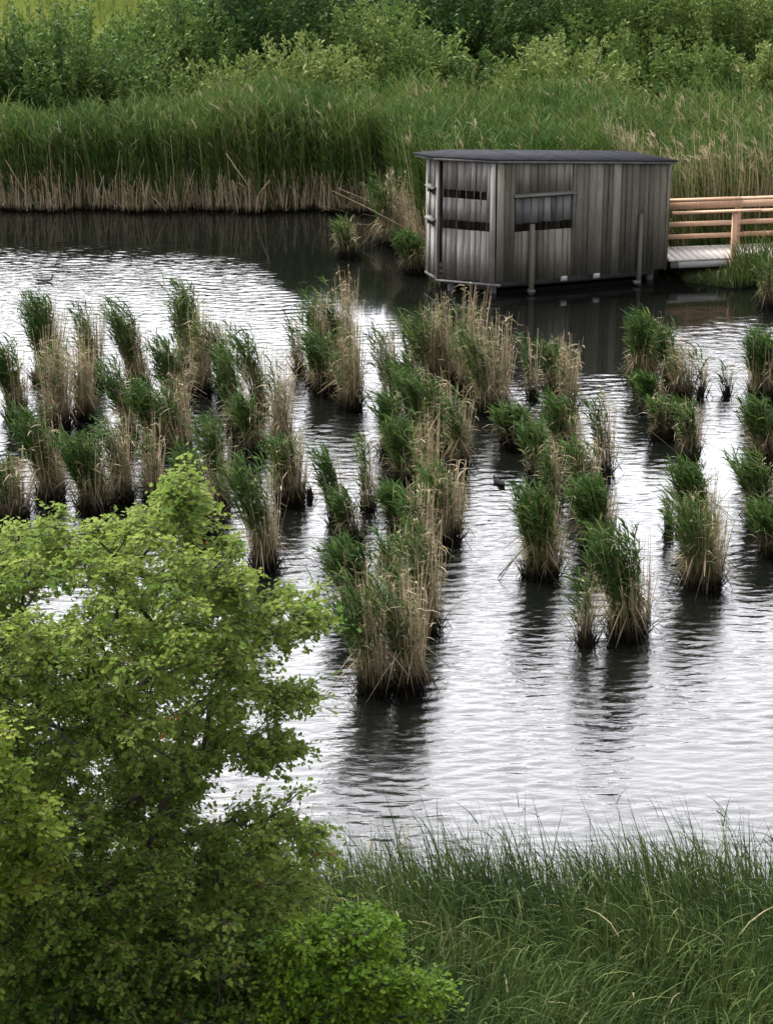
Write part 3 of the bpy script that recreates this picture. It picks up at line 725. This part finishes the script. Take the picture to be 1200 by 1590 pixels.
STAR = []      # lobed maple leaf outline in (along, across)
for al, ac in [(0, 0), (.14, .46), (.34, .20), (.66, .36), (1.0, 0)]: STAR.append((al, ac))
STAR = np.array(STAR + [(a, -c) for a, c in STAR[-2:0:-1]])
def lobed_leaves(P, ax, nrm, L, tone):
    n = len(P); sd = unit(np.cross(nrm, ax)); m = len(STAR)
    fold = .22
    V = P[:, None] + ax[:, None] * (L[:, None] * STAR[:, 0])[..., None] + sd[:, None] * (L[:, None] * STAR[:, 1])[..., None] \
        + nrm[:, None] * (L[:, None] * (np.abs(STAR[:, 1]) * fold - STAR[:, 0] ** 2 * .18))[..., None]
    T = np.array([[0, i, i + 1] for i in range(1, m - 1)])
    Ff = (np.arange(n)[:, None, None] * m + T[None]).reshape(-1, 3)
    return V.reshape(-1, 3), Ff, np.repeat(tone, m)

def tree(name, base, polys, Y, thick, nspray, mat, label, cat, leafL, tone, per=58, spray_r=.30, seed=1, twig=6, limbs=None, trunk_r=.07, flat=.28):
    """crown fills the outline (photo pixels, made real at distance Y) with the given depth"""
    global R
    R = np.random.default_rng(seed)
    o = empty(name, base); tag(o, label, cat)
    A = []
    for poly, holes, wgt in polys:
        poly = np.array(poly, float); lo, hi = poly.min(0), poly.max(0); got = []
        k = int(nspray * wgt)
        while sum(len(g) for g in got) < k:
            x = R.uniform(lo[0], hi[0], 4000); y = R.uniform(lo[1], hi[1], 4000)
            i = in_poly(x, y, poly)
            if wgt > .3: i &= (edge_dist(x, y, poly) > 34) | (y < 845) & (edge_dist(x, y, poly) > 12)
            for (hx, hy, hr) in holes: i &= np.hypot(x - hx, y - hy) > hr
            x, y = x[i], y[i]
            e = np.minimum(edge_dist(x, y, poly) / 170.0, 1)
            th = thick * np.sqrt(e + .03)
            yy = Y + R.uniform(-1, 1, len(x)) * th
            got.append(np.array([at_depth(a, b, c) for a, b, c in zip(x[:300], y[:300], yy[:300])]))
        A.append(np.vstack(got)[:k])
    A = np.vstack(A); base = np.asarray(base, float)
    A = A[A[:, 2] > base[2] + .15]
    # skeleton: grow outward from the trunk, each spray joins the nearest node nearer to the root
    trunk_top = base + np.array([0, 0, max(.5, (A[:, 2].max() - base[2]) * .35)])
    nodes = [base + (trunk_top - base) * t for t in np.linspace(0, 1, 5)]; par = [-1, 0, 1, 2, 3]
    order = np.argsort(np.linalg.norm(A - trunk_top, axis=1)); leafnode = []
    for i in order:
        p = A[i]; N = np.array(nodes)
        d = np.linalg.norm(N - p, axis=1) + .25 * np.linalg.norm(N - trunk_top, axis=1) + np.where(N[:, 2] > p[2] + .1, .5, 0)
        d[:2] += 2
        j = int(np.argmin(d)); q = N[j]; L = np.linalg.norm(p - q); m = max(1, int(L / .28)); prev = j
        for s in range(1, m + 1):
            t = s / m; c = q + (p - q) * t + np.array([0, 0, .10 * L * math.sin(math.pi * t) - .02]) + R.normal(0, .025, 3) * (s < m)
            nodes.append(c); par.append(prev); prev = len(nodes) - 1
        leafnode.append(prev)
    nodes = np.array(nodes); cnt = np.zeros(len(nodes))
    for l in leafnode:
        k = l
        while k >= 0: cnt[k] += 1; k = par[k]
    rad = np.clip(.0024 * np.sqrt(cnt + .6), .003, trunk_r)
    mb = MB()
    kids = {}
    for i, p in enumerate(par): kids.setdefault(p, []).append(i)
    def walk(i):
        stack = [i]
        while stack:
            s = stack.pop(); chain = [s]
            while True:
                ks = kids.get(chain[-1], [])
                if not ks: break
                ks = sorted(ks, key=lambda k: -cnt[k]); chain.append(ks[0])
                for k in ks[1:]: stack.append(('b', chain[-2], k)) if False else starts.append((chain[-2], k))
            yield chain
    starts = [(-1, 0)]
    while starts:
        pa, st = starts.pop(); chain = ([pa] if pa >= 0 else []) + [st]
        while True:
            ks = sorted(kids.get(chain[-1], []), key=lambda k: -cnt[k])
            if not ks: break
            for k in ks[1:]: starts.append((chain[-1], k))
            chain.append(ks[0])
        if len(chain) > 1:
            rr = rad[chain].copy(); rr[0] = min(rr[0], rr[1] * 1.2)
            mb.tube(nodes[chain] - base, rr, 6, .5, cap=False)
    # leaf sprays
    S = nodes[leafnode]; ns = len(S)
    hd = S - trunk_top; hd[:, 2] *= .3; hd = unit(hd + R.normal(0, .3, (ns, 3)))
    Ps, Ax, Nm, Ls, Tn = [], [], [], [], []
    st = R.normal(tone, .13, ns)
    for i in range(ns):
        f = hd[i]; nrm = unit(np.array([-f[0] * .35, -f[1] * .35, 1.]) + R.normal(0, .2, 3)); f = unit(f - nrm * (f @ nrm)); s = np.cross(nrm, f)
        sr = spray_r * R.uniform(.65, 1.3)
        for b in range(twig):
            an = R.uniform(-1.9, 1.9); d = f * math.cos(an) + s * math.sin(an) + nrm * R.normal(.02, flat)
            tl = sr * R.uniform(.5, 1.0) * (1.15 - .25 * abs(an)); dr = np.array([0, 0, -.25 * tl])
            pts = [S[i] + d * tl * t + dr * t * t for t in (0, .5, 1)]
            mb.tube(np.array(pts) - base, [.0035, .003, .002], 3, .5, cap=False)
            m = per // twig
            t = R.uniform(.15, 1.05, m)
            P = S[i] + d * (tl * t)[:, None] + dr * (t * t)[:, None] + R.normal(0, .022, (m, 3))
            sgn = np.where(R.random(m) < .5, -1, 1)[:, None]
            a = unit(d * .7 + np.cross(nrm, d) * sgn * .8 + R.normal(0, .35, (m, 3)) + np.array([0, 0, -.25]))
            n_ = unit(nrm + R.normal(0, .45, (m, 3))); n_ = unit(n_ - a * (n_ * a).sum(1, keepdims=True))
            Ps.append(P); Ax.append(a); Nm.append(n_); Ls.append(leafL * R.uniform(.6, 1.25, m)); Tn.append(np.clip(st[i] + R.normal(0, .09, m), 0, .90))
    P = np.vstack(Ps); Tn = np.concatenate(Tn); Tn = np.where(R.random(len(Tn)) < .0015, 1.0, Tn)
    V, T, at = lobed_leaves(P, np.vstack(Ax), np.vstack(Nm), np.concatenate(Ls), Tn)
    mb.build('trunk', BARK, o, True)
    mesh_np('crown', V - base, T, mat, o, at)
    return o

def gz(x, y): return float(height(np.array([x]), np.array([y]))[0])
bx_, by_ = -2.05, 13.6
tree('maple_tree', (bx_, by_, gz(bx_, by_)), [
    ([(-260, 860), (-60, 830), (40, 800), (110, 778), (150, 795), (215, 775), (250, 790), (285, 790), (340, 815), (400, 835), (422, 880), (400, 920), (425, 985), (420, 1060), (395, 1130), (390, 1185),
      (340, 1235), (310, 1260), (350, 1300), (340, 1420), (330, 1620), (-260, 1650)], [(98, 935, 42), (335, 1065, 20), (415, 1020, 12), (55, 905, 16)], .80),
    ([(255, 800), (258, 745), (272, 735), (285, 760), (290, 805)], [], .012),
    ([(400, 925), (430, 905), (500, 955), (485, 975), (420, 1000), (400, 980)], [], .012),
    ([(390, 1065), (475, 1065), (470, 1085), (400, 1090)], [], .007),
    ([(370, 1130), (450, 1145), (455, 1160), (400, 1180), (360, 1160)], [], .010),
    ([(320, 1275), (400, 1235), (455, 1250), (495, 1300), (490, 1350), (450, 1420), (400, 1600), (300, 1620), (300, 1400)], [(345, 1215, 30), (455, 1335, 20)], .085),
  ], 13.6, 1.5, 2200, MAPLE, 'large light green maple filling the lower left with layered sprays of lobed leaves', 'tree', .040, .75, per=78, spray_r=.25, seed=11)
bx_, by_ = -2.9, 11.4
tree('young_maple', (bx_, by_, gz(bx_, by_)), [
    ([(-260, 1090), (-60, 1050), (0, 1075), (25, 1120), (40, 1170), (60, 1225), (115, 1255), (125, 1305), (90, 1350), (75, 1390), (20, 1430), (-20, 1560), (-260, 1600)], [(60, 1185, 14), (95, 1330, 14)], 1.0),
  ], 11.4, .6, 230, YMAPLE, 'yellowish maple with bronze leaf tips entering at the left edge below the large maple', 'tree', .043, .40, per=70, spray_r=.20, seed=12, trunk_r=.04)
bx_, by_ = .05, 12.6
tree('low_shrub', (bx_, by_, gz(bx_, by_)), [
    ([(390, 1440), (460, 1390), (560, 1380), (625, 1395), (665, 1440), (650, 1475), (705, 1500), (740, 1545), (700, 1575), (650, 1640), (380, 1680)], [(560, 1480, 10)], 1.0),
  ], 12.6, .6, 300, SHRUB, 'low bright green shrub at the bottom between the maple and the sedge bed', 'shrub', .036, .72, per=66, spray_r=.16, seed=13, trunk_r=.03)
bx_, by_ = -1.3, 12.4
tree('dark_shrub', (bx_, by_, gz(bx_, by_)), [
    ([(-40, 1500), (60, 1440), (180, 1400), (300, 1380), (430, 1400), (470, 1470), (450, 1680), (-60, 1700)], [(230, 1440, 16)], 1.0),
  ], 12.7, .6, 280, MAPLE, 'deep green shrub under the large maple at the bottom left', 'shrub', .044, .62, per=60, spray_r=.22, seed=14, trunk_r=.03)

# ------------------------------------------------------------------ hut
R = np.random.default_rng(21)
hut = empty('bird_hide', (HUT[0], HUT[1], 0), math.atan2(HU[1], HU[0]))
tag(hut, 'weathered grey timber bird hide with viewing slots standing on posts over the water', 'bird hide')
def ztop(u, v): return 2.53 - .066 * u - .1035 * v
FLOOR = .28
def plank_wall(name, p0, p1, openings, mat, wmin=.085, wmax=.165, off=0.0, zlo=FLOOR, jit=.055, zhi=None, th=.024, mean=.5):
    p0 = np.array(p0, float); p1 = np.array(p1, float); L = np.linalg.norm(p1 - p0); d = (p1 - p0) / L; n = np.array([d[1], -d[0]])
    cuts = [0.0]
    while cuts[-1] < L - wmin * 1.3: cuts.append(cuts[-1] + R.uniform(wmin, wmax))
    cuts = [c for c in cuts if c < L - .05] + [L]
    es = sorted({e for o_ in openings for e in o_[:2]})
    cuts = sorted(set([c for c in cuts if all(abs(c - e) > .05 for e in es)] + es))
    mb = MB()
    for a, b in zip(cuts[:-1], cuts[1:]):
        m = (a + b) / 2; rnd = float(np.clip(R.normal(mean, .34), 0, 1)); o0 = off + R.uniform(0, .024); tilt = R.uniform(-.007, .007); gp = R.uniform(.002, .011)
        segs = [[zlo - R.uniform(-.01, jit), None]]
        for s0, s1, z0, z1 in sorted(openings, key=lambda q: q[2]):
            if s0 - 1e-6 <= a and b <= s1 + 1e-6:
                segs[-1][1] = z0; segs.append([z1, None])
        for z0, z1 in segs:
            q = []
            for zf in (0, 1):
                for s, dn in ((a + gp, 0), (b - .003, 0), (b - .003, 1), (a + gp, 1)):
                    sx = s + (tilt if zf else -tilt); P = p0 + d * sx
                    P2 = P + n * (o0 + (th if dn == 0 else 0))
                    zt = (z1 if z1 is not None else (ztop(*P) if zhi is None else zhi))
                    q.append((P2[0], P2[1], zt if zf else z0))
            mb.hexa(q, rnd)
    return mb.build(name, mat, hut)
P = [(0, 0), (3.5, 0), (3.5, 2.09), (0, 2.09), (-.84, 1.39), (-.84, .70)]
# walls run so that the outward normal points out of the plan (counter-clockwise plan -> right-hand normal)
plank_wall('board_wall', P[0], P[1], [(.36, 1.50, 1.195, 1.88)], W_FRONT)
# shutter boards between the two slots of the long wall
sh = plank_wall('shutter', (.37, .0), (1.49, .0), [], W_DARK, .10, .2, 0, 1.355, .01, 1.815)
plank_wall('board_wall', P[5], P[0], [(.06, .93, 1.80, 1.96), (.05, .99, 1.215, 1.39)], W_SIDE, .085, .15, mean=.55)['label'] = 'silvery board wall with two long viewing slots'
plank_wall('board_wall', P[4], P[5], [(.08, .5, 1.78, 1.93), (.08, .5, 1.17, 1.33)], W_SIDE, .12, .2, mean=.6)
plank_wall('board_wall', P[3], P[4], [], W_SIDE)
plank_wall('board_wall', P[2], P[3], [], W_FRONT)
plank_wall('board_wall', P[1], P[2], [(.55, 1.35, .45, 2.05)], W_FRONT)
# roof: felted slab with overhang
ov = [(-.02, -.075), (3.62, -.075), (3.62, 2.3), (-.06, 2.3), (-1.10, 1.50), (-1.02, .66)]
mb = MB(); V = [(u, v, ztop(u, v) + .015) for u, v in ov] + [(u, v, ztop(u, v) + .052) for u, v in ov]
mb.add(V, [[0, 1, 7, 6], [1, 2, 8, 7], [2, 3, 9, 8], [3, 4, 10, 9], [4, 5, 11, 10], [5, 0, 6, 11], [6, 7, 8, 9], [6, 9, 10, 11], [3, 2, 1, 0], [5, 4, 3, 0]])
roof = mb.build('roof', FELT, hut)
# felt seams and drip edge
mb = MB()
for k in range(1, 5):
    u = k * .86 - .2
    mb.hexa([(u, -.07, ztop(u, -.07) + .053), (u + .05, -.07, ztop(u, -.07) + .053), (u + .05, 2.29, ztop(u, 2.29) + .053), (u, 2.29, ztop(u, 2.29) + .053),
             (u, -.07, ztop(u, -.07) + .058), (u + .05, -.07, ztop(u, -.07) + .058), (u + .05, 2.29, ztop(u, 2.29) + .058), (u, 2.29, ztop(u, 2.29) + .058)])
mb.build('felt_seam', FELT, roof)
mb = MB()
for i, j in ((5, 0), (0, 1), (1, 2), (4, 5)):
    a = np.array(ov[i]) * .985; b = np.array(ov[j]) * .985
    dd_ = unit(b - a); nn = np.array([dd_[1], -dd_[0]]) * .018
    q = []
    for zz in (-.025, .012):
        for (pt, s) in ((a, 0), (b, 0), (b, -1), (a, -1)):
            pp = pt + nn * s; q.append((pp[0], pp[1], ztop(*pp) + zz))
    mb.hexa(q, .2)
mb.build('fascia', W_DARK, roof)
# floor and joists
mb = MB(); inner = [(u * .94 + .05, v * .86 + .16) for u, v in P]
V = [(u, v, .14) for u, v in inner] + [(u, v, .25) for u, v in inner]
mb.add(V, [[0, 1, 7, 6], [1, 2, 8, 7], [2, 3, 9, 8], [3, 4, 10, 9], [4, 5, 11, 10], [5, 0, 6, 11], [6, 7, 8, 9], [6, 9, 10, 11], [3, 2, 1, 0], [5, 4, 3, 0]], a=.3)
mb.build('floor', W_DARK, hut)
for u in (1.38, 2.05):
    mb = MB(); mb.box(u - .06, u + .06, -.05, .06, .19, .285, .9); mb.build('joist_end', W_PALE, hut)
# sill beam under the angled wall
a = np.array(P[5]); b = np.array(P[0]); d = unit(b - a); n = np.array([d[1], -d[0]])
def beam(name, p, q, hw, z0, z1, mat, par=None, rnd=.6):
    p = np.array(p, float); q = np.array(q, float); d = unit(q - p); nn = np.array([d[1], -d[0]]) * hw
    mb = MB(); mb.hexa([(*(p + nn), z0), (*(q + nn), z0), (*(q - nn), z0), (*(p - nn), z0), (*(p + nn), z1), (*(q + nn), z1), (*(q - nn), z1), (*(p - nn), z1)], rnd)
    return mb.build(name, mat, par or hut)
beam('sill_beam', a + n * .03 - d * .05, b + n * .03 + d * .12, .035, .20, .235, W_DARK, rnd=.6)
beam('sill_beam', np.array([-.84, 1.4]) + np.array([-.03, 0]), np.array([-.84, .68]) + np.array([-.03, 0]), .03, .19, .235, W_DARK, rnd=.0)
# corner boards
for (pt, w_, m_, r_) in ((P[5], .03, W_SIDE, .30),):
    pt = np.array(pt); dn = unit(pt - np.array([1.2, 1.05])); dt = np.array([-dn[1], dn[0]])
    mb = MB(); c = pt + dn * .035; q = []
    for z in (.22, None):
        for s, k in ((-1, 0), (1, 0), (1, 1), (-1, 1)):
            pp = c + dt * w_ * s - dn * .03 * k * -1; q.append((pp[0], pp[1], z if z else ztop(*pp) - .005))
    mb.hexa([q[i] for i in (0, 1, 2, 3, 4, 5, 6, 7)], r_); mb.build('corner_board', m_, hut)
# little weather boards above slots
def visor(p, q, z, out=.13, mat=W_POST, rnd=.25):
    p = np.array(p, float); q = np.array(q, float); d = unit(q - p); nn = np.array([d[1], -d[0]])
    mb = MB(); o0 = .012
    mb.hexa([(*(p + nn * o0), z), (*(q + nn * o0), z), (*(q + nn * out), z - .045), (*(p + nn * out), z - .045),
             (*(p + nn * o0), z + .012), (*(q + nn * o0), z + .012), (*(q + nn * out), z - .033), (*(p + nn * out), z - .033)], rnd)
    return mb.build('visor', mat, hut)
visor((.33, -.03), (1.56, -.03), 1.90, .09, W_POST, .35)
visor((-.852, 1.28), (-.852, .84), 1.95, .10); visor((-.852, 1.28), (-.852, .84), 1.345, .10)
# frame strips round the long wall window
mb = MB(); mb.box(1.502, 1.524, -.06, -.046, 1.19, 1.90, .1); mb.build('window_frame', W_DARK, hut)
# posts
def post(u, v, r, z0, z1, mat=W_POST, rnd=.6):
    mb = MB(); k = R.uniform(-.012, .012, 2)
    q = [(u + sx * r, v + sy * r, z0) for sx, sy in ((-1, -1), (1, -1), (1, 1), (-1, 1))] + [(u + sx * r * .94 + k[0], v + sy * r * .94, z1 + R.uniform(-.012, .012)) for sx, sy in ((-1, -1), (1, -1), (1, 1), (-1, 1))]
    mb.hexa(q, rnd); return mb.build('post', mat, hut)
post(.70, -.085, .040, -.9, 1.33, W_FRONT, .35); post(2.90, -.085, .036, -.9, 1.38, W_FRONT, .2)
for u, v in ((-.62, .66), (.05, .25), (.7, 1.2), (2.9, 1.2), (3.3, .3), (3.3, 1.9), (.1, 1.9)): post(u, v, .06, -.9, .15, W_DARK, .3)
for u in (.70, 2.86):
    mb = MB(); mb.box(u - .06, u + .06, -.14, -.035, .03, .09, .2); mb.build('bearer', W_DARK, hut)
beam('bearer', (-.2, .5), (3.4, .5), .06, .03, .138, W_DARK, rnd=.2)

# ------------------------------------------------------------------ boardwalk with railings
wo = WE - 3.5 * WU
walk = empty('boardwalk', (wo[0], wo[1], 0), WA)
tag(walk, 'pale plank boardwalk with new orange timber railings leading to the hide', 'boardwalk')
DZ = .42; U1 = 10.5
mb = MB(); u = 3.56
while u < U1:
    mb.box(u, u + .138, .0, 1.05, DZ - .035 + R.uniform(0, .003), DZ + R.uniform(0, .003), float(np.clip(R.normal(.55, .2), 0, 1))); u += .145
mb.build('deck', W_DECK, walk)
mb = MB(); mb.box(3.60, U1, .02, .07, DZ - .17, DZ - .037, .4); mb.build('deck_joist', W_DARK, walk)
mb = MB(); mb.box(3.75, 5.6, -.022, .018, DZ - .16, DZ - .045, .7); mb.build('deck_joist', W_PALE, walk)['label'] = 'pale fascia board along the near deck edge'
mb = MB(); mb.box(3.60, U1, .98, 1.03, DZ - .17, DZ - .037, .4); mb.build('deck_joist', W_DARK, walk)
def rail_posts(v, us):
    for u in us:
        mb = MB(); mb.box(u - .045, u + .045, v - .045, v + .045, -.3 if u < 6 else 0, DZ + .90, R.uniform(.2, .9)); mb.build('railing_post', W_RAIL, walk)
rail_posts(1.095, (3.62, 5.25, 6.9, 8.5, 10.1)); rail_posts(-.075, (4.80, 6.45, 8.1, 9.7))
def rail(name, u0, u1, v0, v1, z0, z1):
    mb = MB(); k = max(1, int((u1 - u0) / 1.7))
    for i in range(k):
        a = u0 + (u1 - u0) * i / k; b = u0 + (u1 - u0) * (i + 1) / k - .004; dz = R.uniform(-.008, .008)
        mb.box(a, b, v0, v1, z0 + dz, z1 + dz, R.uniform(.2, .95))
    mb.build(name, W_RAIL, walk)
rail('handrail', 3.56, U1, 1.03, 1.16, DZ + .90, DZ + .935)
rail('top_board', 3.56, U1, 1.02, 1.048, DZ + .75, DZ + .885)
rail('middle_rail', 3.56, U1, 1.02, 1.048, DZ + .41, DZ + .50); rail('middle_rail', 3.56, U1, 1.02, 1.048, DZ + .16, DZ + .25)
rail('handrail', 3.56, U1, -.14, -.01, DZ + .90, DZ + .935)

# ------------------------------------------------------------------ waterbirds
def feather_mat(name, c0, c1):
    m, nt, b = new_mat(name)
    nt.links.new(ramp(nt, [(.35, c0), (.65, c1)], noise(nt, 30, 4, .6, mapping(nt, (1, 3, 3)))), b.inputs['Base Color']); b.inputs['Roughness'].default_value = .75; b.inputs['Specular IOR Level'].default_value = .08; return m
F_GREY = feather_mat('grey_plumage', (.06, .055, .05), (.17, .155, .14)); F_BLACK = feather_mat('black_plumage', (.006, .006, .007), (.018, .018, .02))
F_PALE = feather_mat('pale_bill', (.35, .30, .28), (.5, .45, .42)); F_DARK = feather_mat('dark_cap', (.010, .009, .008), (.03, .026, .022))
def bird(name, loc, rz, s, mat, capmat, billmat, label, neck=.17, fat=1.0):
    o = empty(name, loc, rz); tag(o, label, 'waterbird')
    # one body surface: tail, back, breast, neck and head as rings along one curve
    ring = [(-.56, .13, .015, .01), (-.48, .10, .05, .035), (-.30, .075, .10, .075), (-.05, .065, .125, .09), (.18, .075, .115, .09), (.32, .10, .075, .075),
            (.385, .15, .045, .05), (.40, .15 + neck * .45, .034, .034), (.405, .15 + neck * .8, .042, .042), (.43, .15 + neck, .062, .058), (.475, .15 + neck + .006, .048, .046), (.51, .15 + neck, .014, .012)]
    mb = MB(); m = 14; V = []
    ring = [(x, z, a_ * fat, b_ * fat) if x < .39 else (x, z, a_, b_) for x, z, a_, b_ in ring]
    pts = np.array([(x, z) for x, z, _, _ in ring]); tg = np.gradient(pts, axis=0)
    for (x, z, rw, rh), t in zip(ring, tg):
        t = t / np.linalg.norm(t); nx_, nz_ = -t[1], t[0]
        for j in range(m):
            a = 2 * math.pi * j / m; V.append(((x + nx_ * rh * math.cos(a)) * s, rw * math.sin(a) * s, (z + nz_ * rh * math.cos(a)) * s))
    k = len(ring); Q = [[i * m + j, i * m + (j + 1) % m, (i + 1) * m + (j + 1) % m, (i + 1) * m + j] for i in range(k - 1) for j in range(m)]
    V += [(-.58 * s, 0, .135 * s), (.52 * s, 0, (.15 + neck) * s)]
    T = [[k * m, (j + 1) % m, j] for j in range(m)] + [[k * m + 1, (k - 1) * m + j, (k - 1) * m + (j + 1) % m] for j in range(m)]
    mb.add(V, Q, T); mb.build('body', mat, o, True)
    mb = MB(); z = (.15 + neck - .004) * s
    mb.tube([(.50 * s, 0, z), (.56 * s, 0, z - .004 * s), (.62 * s, 0, z - .012 * s)], [.016 * s, .012 * s, .003 * s], 8); mb.build('bill', billmat, o, True)
    mb = MB(); hz = (.15 + neck + .022) * s
    mb.tube([(.385 * s, 0, hz - .004 * s), (.42 * s, 0, hz + .014 * s), (.46 * s, 0, hz + .010 * s), (.485 * s, 0, hz - .008 * s)], [.016 * s, .044 * s, .040 * s, .014 * s], 9); mb.build('crown_feathers', capmat, o, True)
    for sd in (-1, 1):
        mb = MB(); mb.tube([(-.50 * s, .02 * sd * s, .135 * s), (-.25 * s, .085 * sd * s, .125 * s), (.02 * s, .118 * sd * s, .105 * s), (.20 * s, .10 * sd * s, .10 * s)], np.array([.008, .035, .045, .012]) * s, 9)
        mb.build('wing', mat, o, True)
    return o
p = ground(70, 438); bird('grebe', (p[0], p[1], .012), 0.0, .36, F_GREY, F_DARK, F_DARK, 'small grey brown waterbird with dark head swimming right on the bright water', .17)
p = ground(774, 752); bird('coot', (p[0], p[1], .01), math.radians(120), .28, F_BLACK, F_BLACK, F_PALE, 'small black waterbird swimming in the lane beside the bushy green reeds', .09, 1.6)
